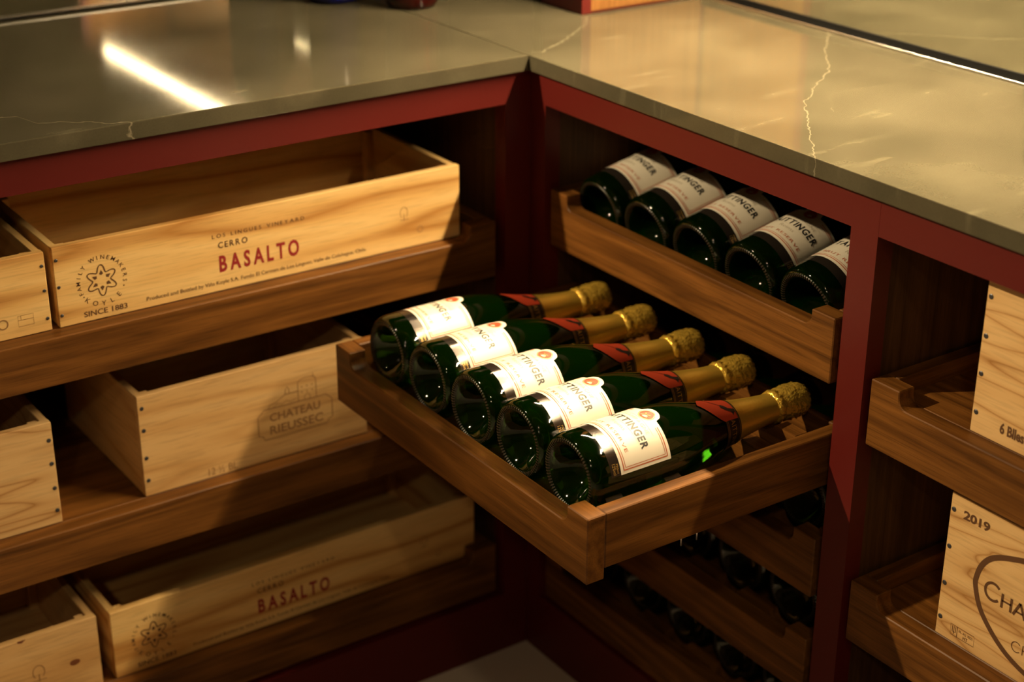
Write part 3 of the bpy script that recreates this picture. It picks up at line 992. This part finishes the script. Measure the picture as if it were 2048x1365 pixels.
# bottom row
t, fp = make_crate('long open pine crate printed BASALTO in the bottom row, blurred and dim', (-0.6095, CF, FL[2]), 0, 0.5485, 0.228, 0.0985, PINE)
basalto(fp, 0, 0)
t, fp = make_crate('open knotty pine crate cut by the photo corner in the bottom row', (-1.1580, CF, FL[2]), 0, 0.5310, 0.228, 0.1025, PALE)
pr = Print()
u, v = 0.4515, 0.0500
pr.stroke([(u + 0.0075 * math.cos(a), v + 0.0095 * math.sin(a)) for a in [math.radians(d) for d in range(-50, 231, 20)]], 0.0012)
pr.stroke([(u, v - .014), (u, v - .003)], 0.0012); pr.stroke([(u - .009, v - .012), (u + .009, v - .012)], 0.001)
pr.on_plane('tree_stamp', FAINT, fp)
kn = Print(); kn.poly([(0.497 + 0.006 * math.cos(a) * (1.3 if math.cos(a) > 0 else 1), 0.0465 + 0.0042 * math.sin(a)) for a in [2 * PI * i / 14 for i in range(14)]])
KN = plain('pine_knot', (0.16, 0.045, 0.012), 0.6)
kn.on_plane('knot', KN, fp, -0.0002)
kn = Print()
kn.poly([(0.430, 0.1024), (0.441, 0.1024), (0.436, 0.0985), (0.431, 0.0995)])
kn.on_plane('knot', KN, fp, -0.0002)
# cases right of the stile
AY, BY = -0.7236, -0.7126
t, fp = make_crate('pine case marked 6 Blles on the upper tray, right of the red stile', (CF, AY, FL[0]), -PI / 2, 0.335, 0.265, 0.1745, LINED, th=0.012, nails_l=(0.149, 0.107, 0.066, 0.0235), nails_r=(0.149, 0.107, 0.066, 0.0235), nail_in=0.0052, nail_k=1.35, lid=True, group='nailed pine cases')
pr = Print()
pr.text('6 Blles', 0.0365, 0.0135, 0.0300, 0.0112, 0.034)
pr.on_plane('lettering', BURN, fp)
pr = Print()
pr.stroke([(0.0650 + 0.024 * (1 - math.cos(a)), 0.147 + 0.030 * math.sin(a)) for a in [2 * PI * i / 40 for i in range(40)]], 0.0036, True)
pr.on_plane('ring_print', BURN, fp)
t, fp = make_crate('pine case marked 2019 with a large brown ring, lower right corner', (CF, BY, FL[1]), -PI / 2, 0.335, 0.265, 0.1745, LINED, th=0.012, nails_l=(0.1545, 0.1100, 0.0650, 0.0230), nails_r=(0.1545, 0.1100, 0.0650, 0.0230), nail_in=0.0048, nail_k=1.35, lid=True, group='nailed pine cases')
def g(y, z): return (-y + BY, z + 0.490)
half = [g(-0.8250, -0.3468), g(-0.8108, -0.3501), g(-0.7828, -0.3599), g(-0.768, -0.3686), g(-0.7584, -0.3813), g(-0.7540, -0.3960), g(-0.7540, -0.4080), g(-0.7632, -0.4305), g(-0.7805, -0.4494), g(-0.7991, -0.463), g(-0.8163, -0.4709), g(-0.8312, -0.4753), g(-0.850, -0.4785)]
cx = g(-0.872, 0)[0]
ringp = half + [(2 * cx - a, b) for a, b in reversed(half)]
pr = Print()
pr.stroke([(a + (0.003 if a < cx else -0.003), b) for a, b in catmull(ringp, 6)], 0.0062, True)
pr.on_plane('ring_print', BURN, fp)
pr = Print()
pr.text('2019', 0.0180, 0.1500, 0.0345, 0.0098, 0.034)
pr.on_plane('year_lettering', BURN, fp)
pr = Print()
# stencilled capitals C H A and C R
def C_(u, v, h, wd): pr.stroke([(u + h * .5 + h * .5 * math.cos(a), v + h * .5 + h * .5 * math.sin(a)) for a in [math.radians(d) for d in range(42, 319, 12)]], wd)
C_(0.0570, 0.0760, 0.0200, 0.0031)
u, v, h = 0.0795, 0.0740, 0.0165
pr.stroke([(u, v), (u, v + h)], .0031); pr.stroke([(u + .0115, v), (u + .0115, v + h)], .0031); pr.stroke([(u, v + h * .52), (u + .0115, v + h * .52)], .0022)
u = 0.0945
pr.stroke([(u, v), (u + .0075, v + h)], .0031); pr.stroke([(u + .0075, v + h), (u + .015, v)], .0031); pr.stroke([(u + .003, v + h * .32), (u + .012, v + h * .32)], .0022)
C_(0.0985, 0.0335, 0.0118, 0.0011)
u, v, h = 0.1125, 0.0340, 0.0112
pr.stroke([(u, v), (u, v + h), (u + .004, v + h), (u + .0062, v + h * .78), (u + .004, v + h * .52), (u, v + h * .5)], .0011); pr.stroke([(u + .003, v + h * .5), (u + .0068, v)], .0011)
pr.on_plane('stencil_lettering', BURN, fp)
pr = Print()
pr.stroke([(0.0205, 0.0092), (0.0522, 0.0098), (0.0518, 0.0222), (0.0200, 0.0222)], 0.0006, True)
pr.stroke([(0.0292, 0.0094), (0.0290, 0.0222)], 0.0006)
pr.text('FR - AQ  70221', 0.0312, 0.0165, 0.0185, 0.0032, 0.0); pr.text('HT', 0.0375, 0.0110, 0.0062, 0.0040, 0.01)
for k in range(3): pr.stroke([(0.0225 + 0.0022 * k, 0.0115 if k == 1 else 0.0138), (0.0225 + 0.0022 * k, 0.0205)], 0.0007)
pr.stroke([(0.0225, 0.0138), (0.0269, 0.0138)], 0.0006)
pr.on_plane('treatment_stamp', BURN, fp)

# ================================================================== coloured bottles on the left worktop
def counter_bottle(label, x, y, r, mat):
    pr = [(0.004, 0.0), (0.003, r * .55), (0.0, r * .78), (0.0015, r * .9), (0.006, r * .98), (0.012, r), (0.16, r), (0.185, r * .93), (0.205, r * .7), (0.222, r * .42), (0.235, r * .34), (0.285, r * .32), (0.286, r * .38), (0.296, r * .38), (0.297, 0.0)]
    vs, fs = lathe(pr, 40, 'z')
    t = thing('glass_bottle', (x, y, ZC + .0004), label, 'bottle')
    put('glass_body', mesh_of('glass_body', vs, fs, mat, True), t)
    vs, fs = lathe([(0.297, 0.0), (0.297, r * .30), (0.312, r * .33), (0.3125, 0.0)], 20, 'z')
    put('stopper', mesh_of('stopper', vs, fs, BLACKM, True), t)
counter_bottle('ruby red glass bottle standing near the seam of the worktops, base only in view', 0.025, 0.328, 0.0385, REDGLASS)
counter_bottle('cobalt blue glass bottle standing on the left worktop, only its base in view', -0.050, 0.420, 0.0385, BLUEGLASS)

# ================================================================== track spot and two added fill spots (out of frame)
def spot(i, name, pos, aim, power, cone, blend, rad_):
    p, a = Vector(pos), Vector(aim)
    d = (a - p).normalized()
    t = thing('spot_lamp', pos, ['black spot lamp high over the left worktop end', 'black spot lamp added as fill above the viewer', 'black spot lamp added for ambient bounce at the back of the room'][i], 'lamp')
    rot = d.to_track_quat('-Z', 'Y')
    vs, fs = lathe([(0.12, 0.0), (0.12, 0.030), (0.0, 0.042), (-0.012, 0.044), (-0.012, 0.040), (0.10, 0.028), (0.10, 0.0)], 24, 'z')
    o = put('shade', mesh_of('shade', vs, fs, BLACKM, True), t); o.rotation_mode = 'QUATERNION'; o.rotation_quaternion = rot
    hgt = HC - pos[2]
    if hgt > 0.13:
        vs, fs = lathe([(0.10, 0.0), (0.10, 0.006), (hgt, 0.006), (hgt, 0.0)], 10, 'z')
        put('stem', mesh_of('stem', vs, fs, BLACKM), t)
    L = bpy.data.lights.new(name, 'SPOT')
    L.energy = power; L.color = WARM; L.spot_size = math.radians(cone); L.spot_blend = blend; L.shadow_soft_size = rad_
    lo = bpy.data.objects.new(name, L); COL.objects.link(lo)
    lo.location = p + d * 0.02
    lo.rotation_euler = rot.to_euler()
for i, s in enumerate(SPOTS):
    spot(i, *s)
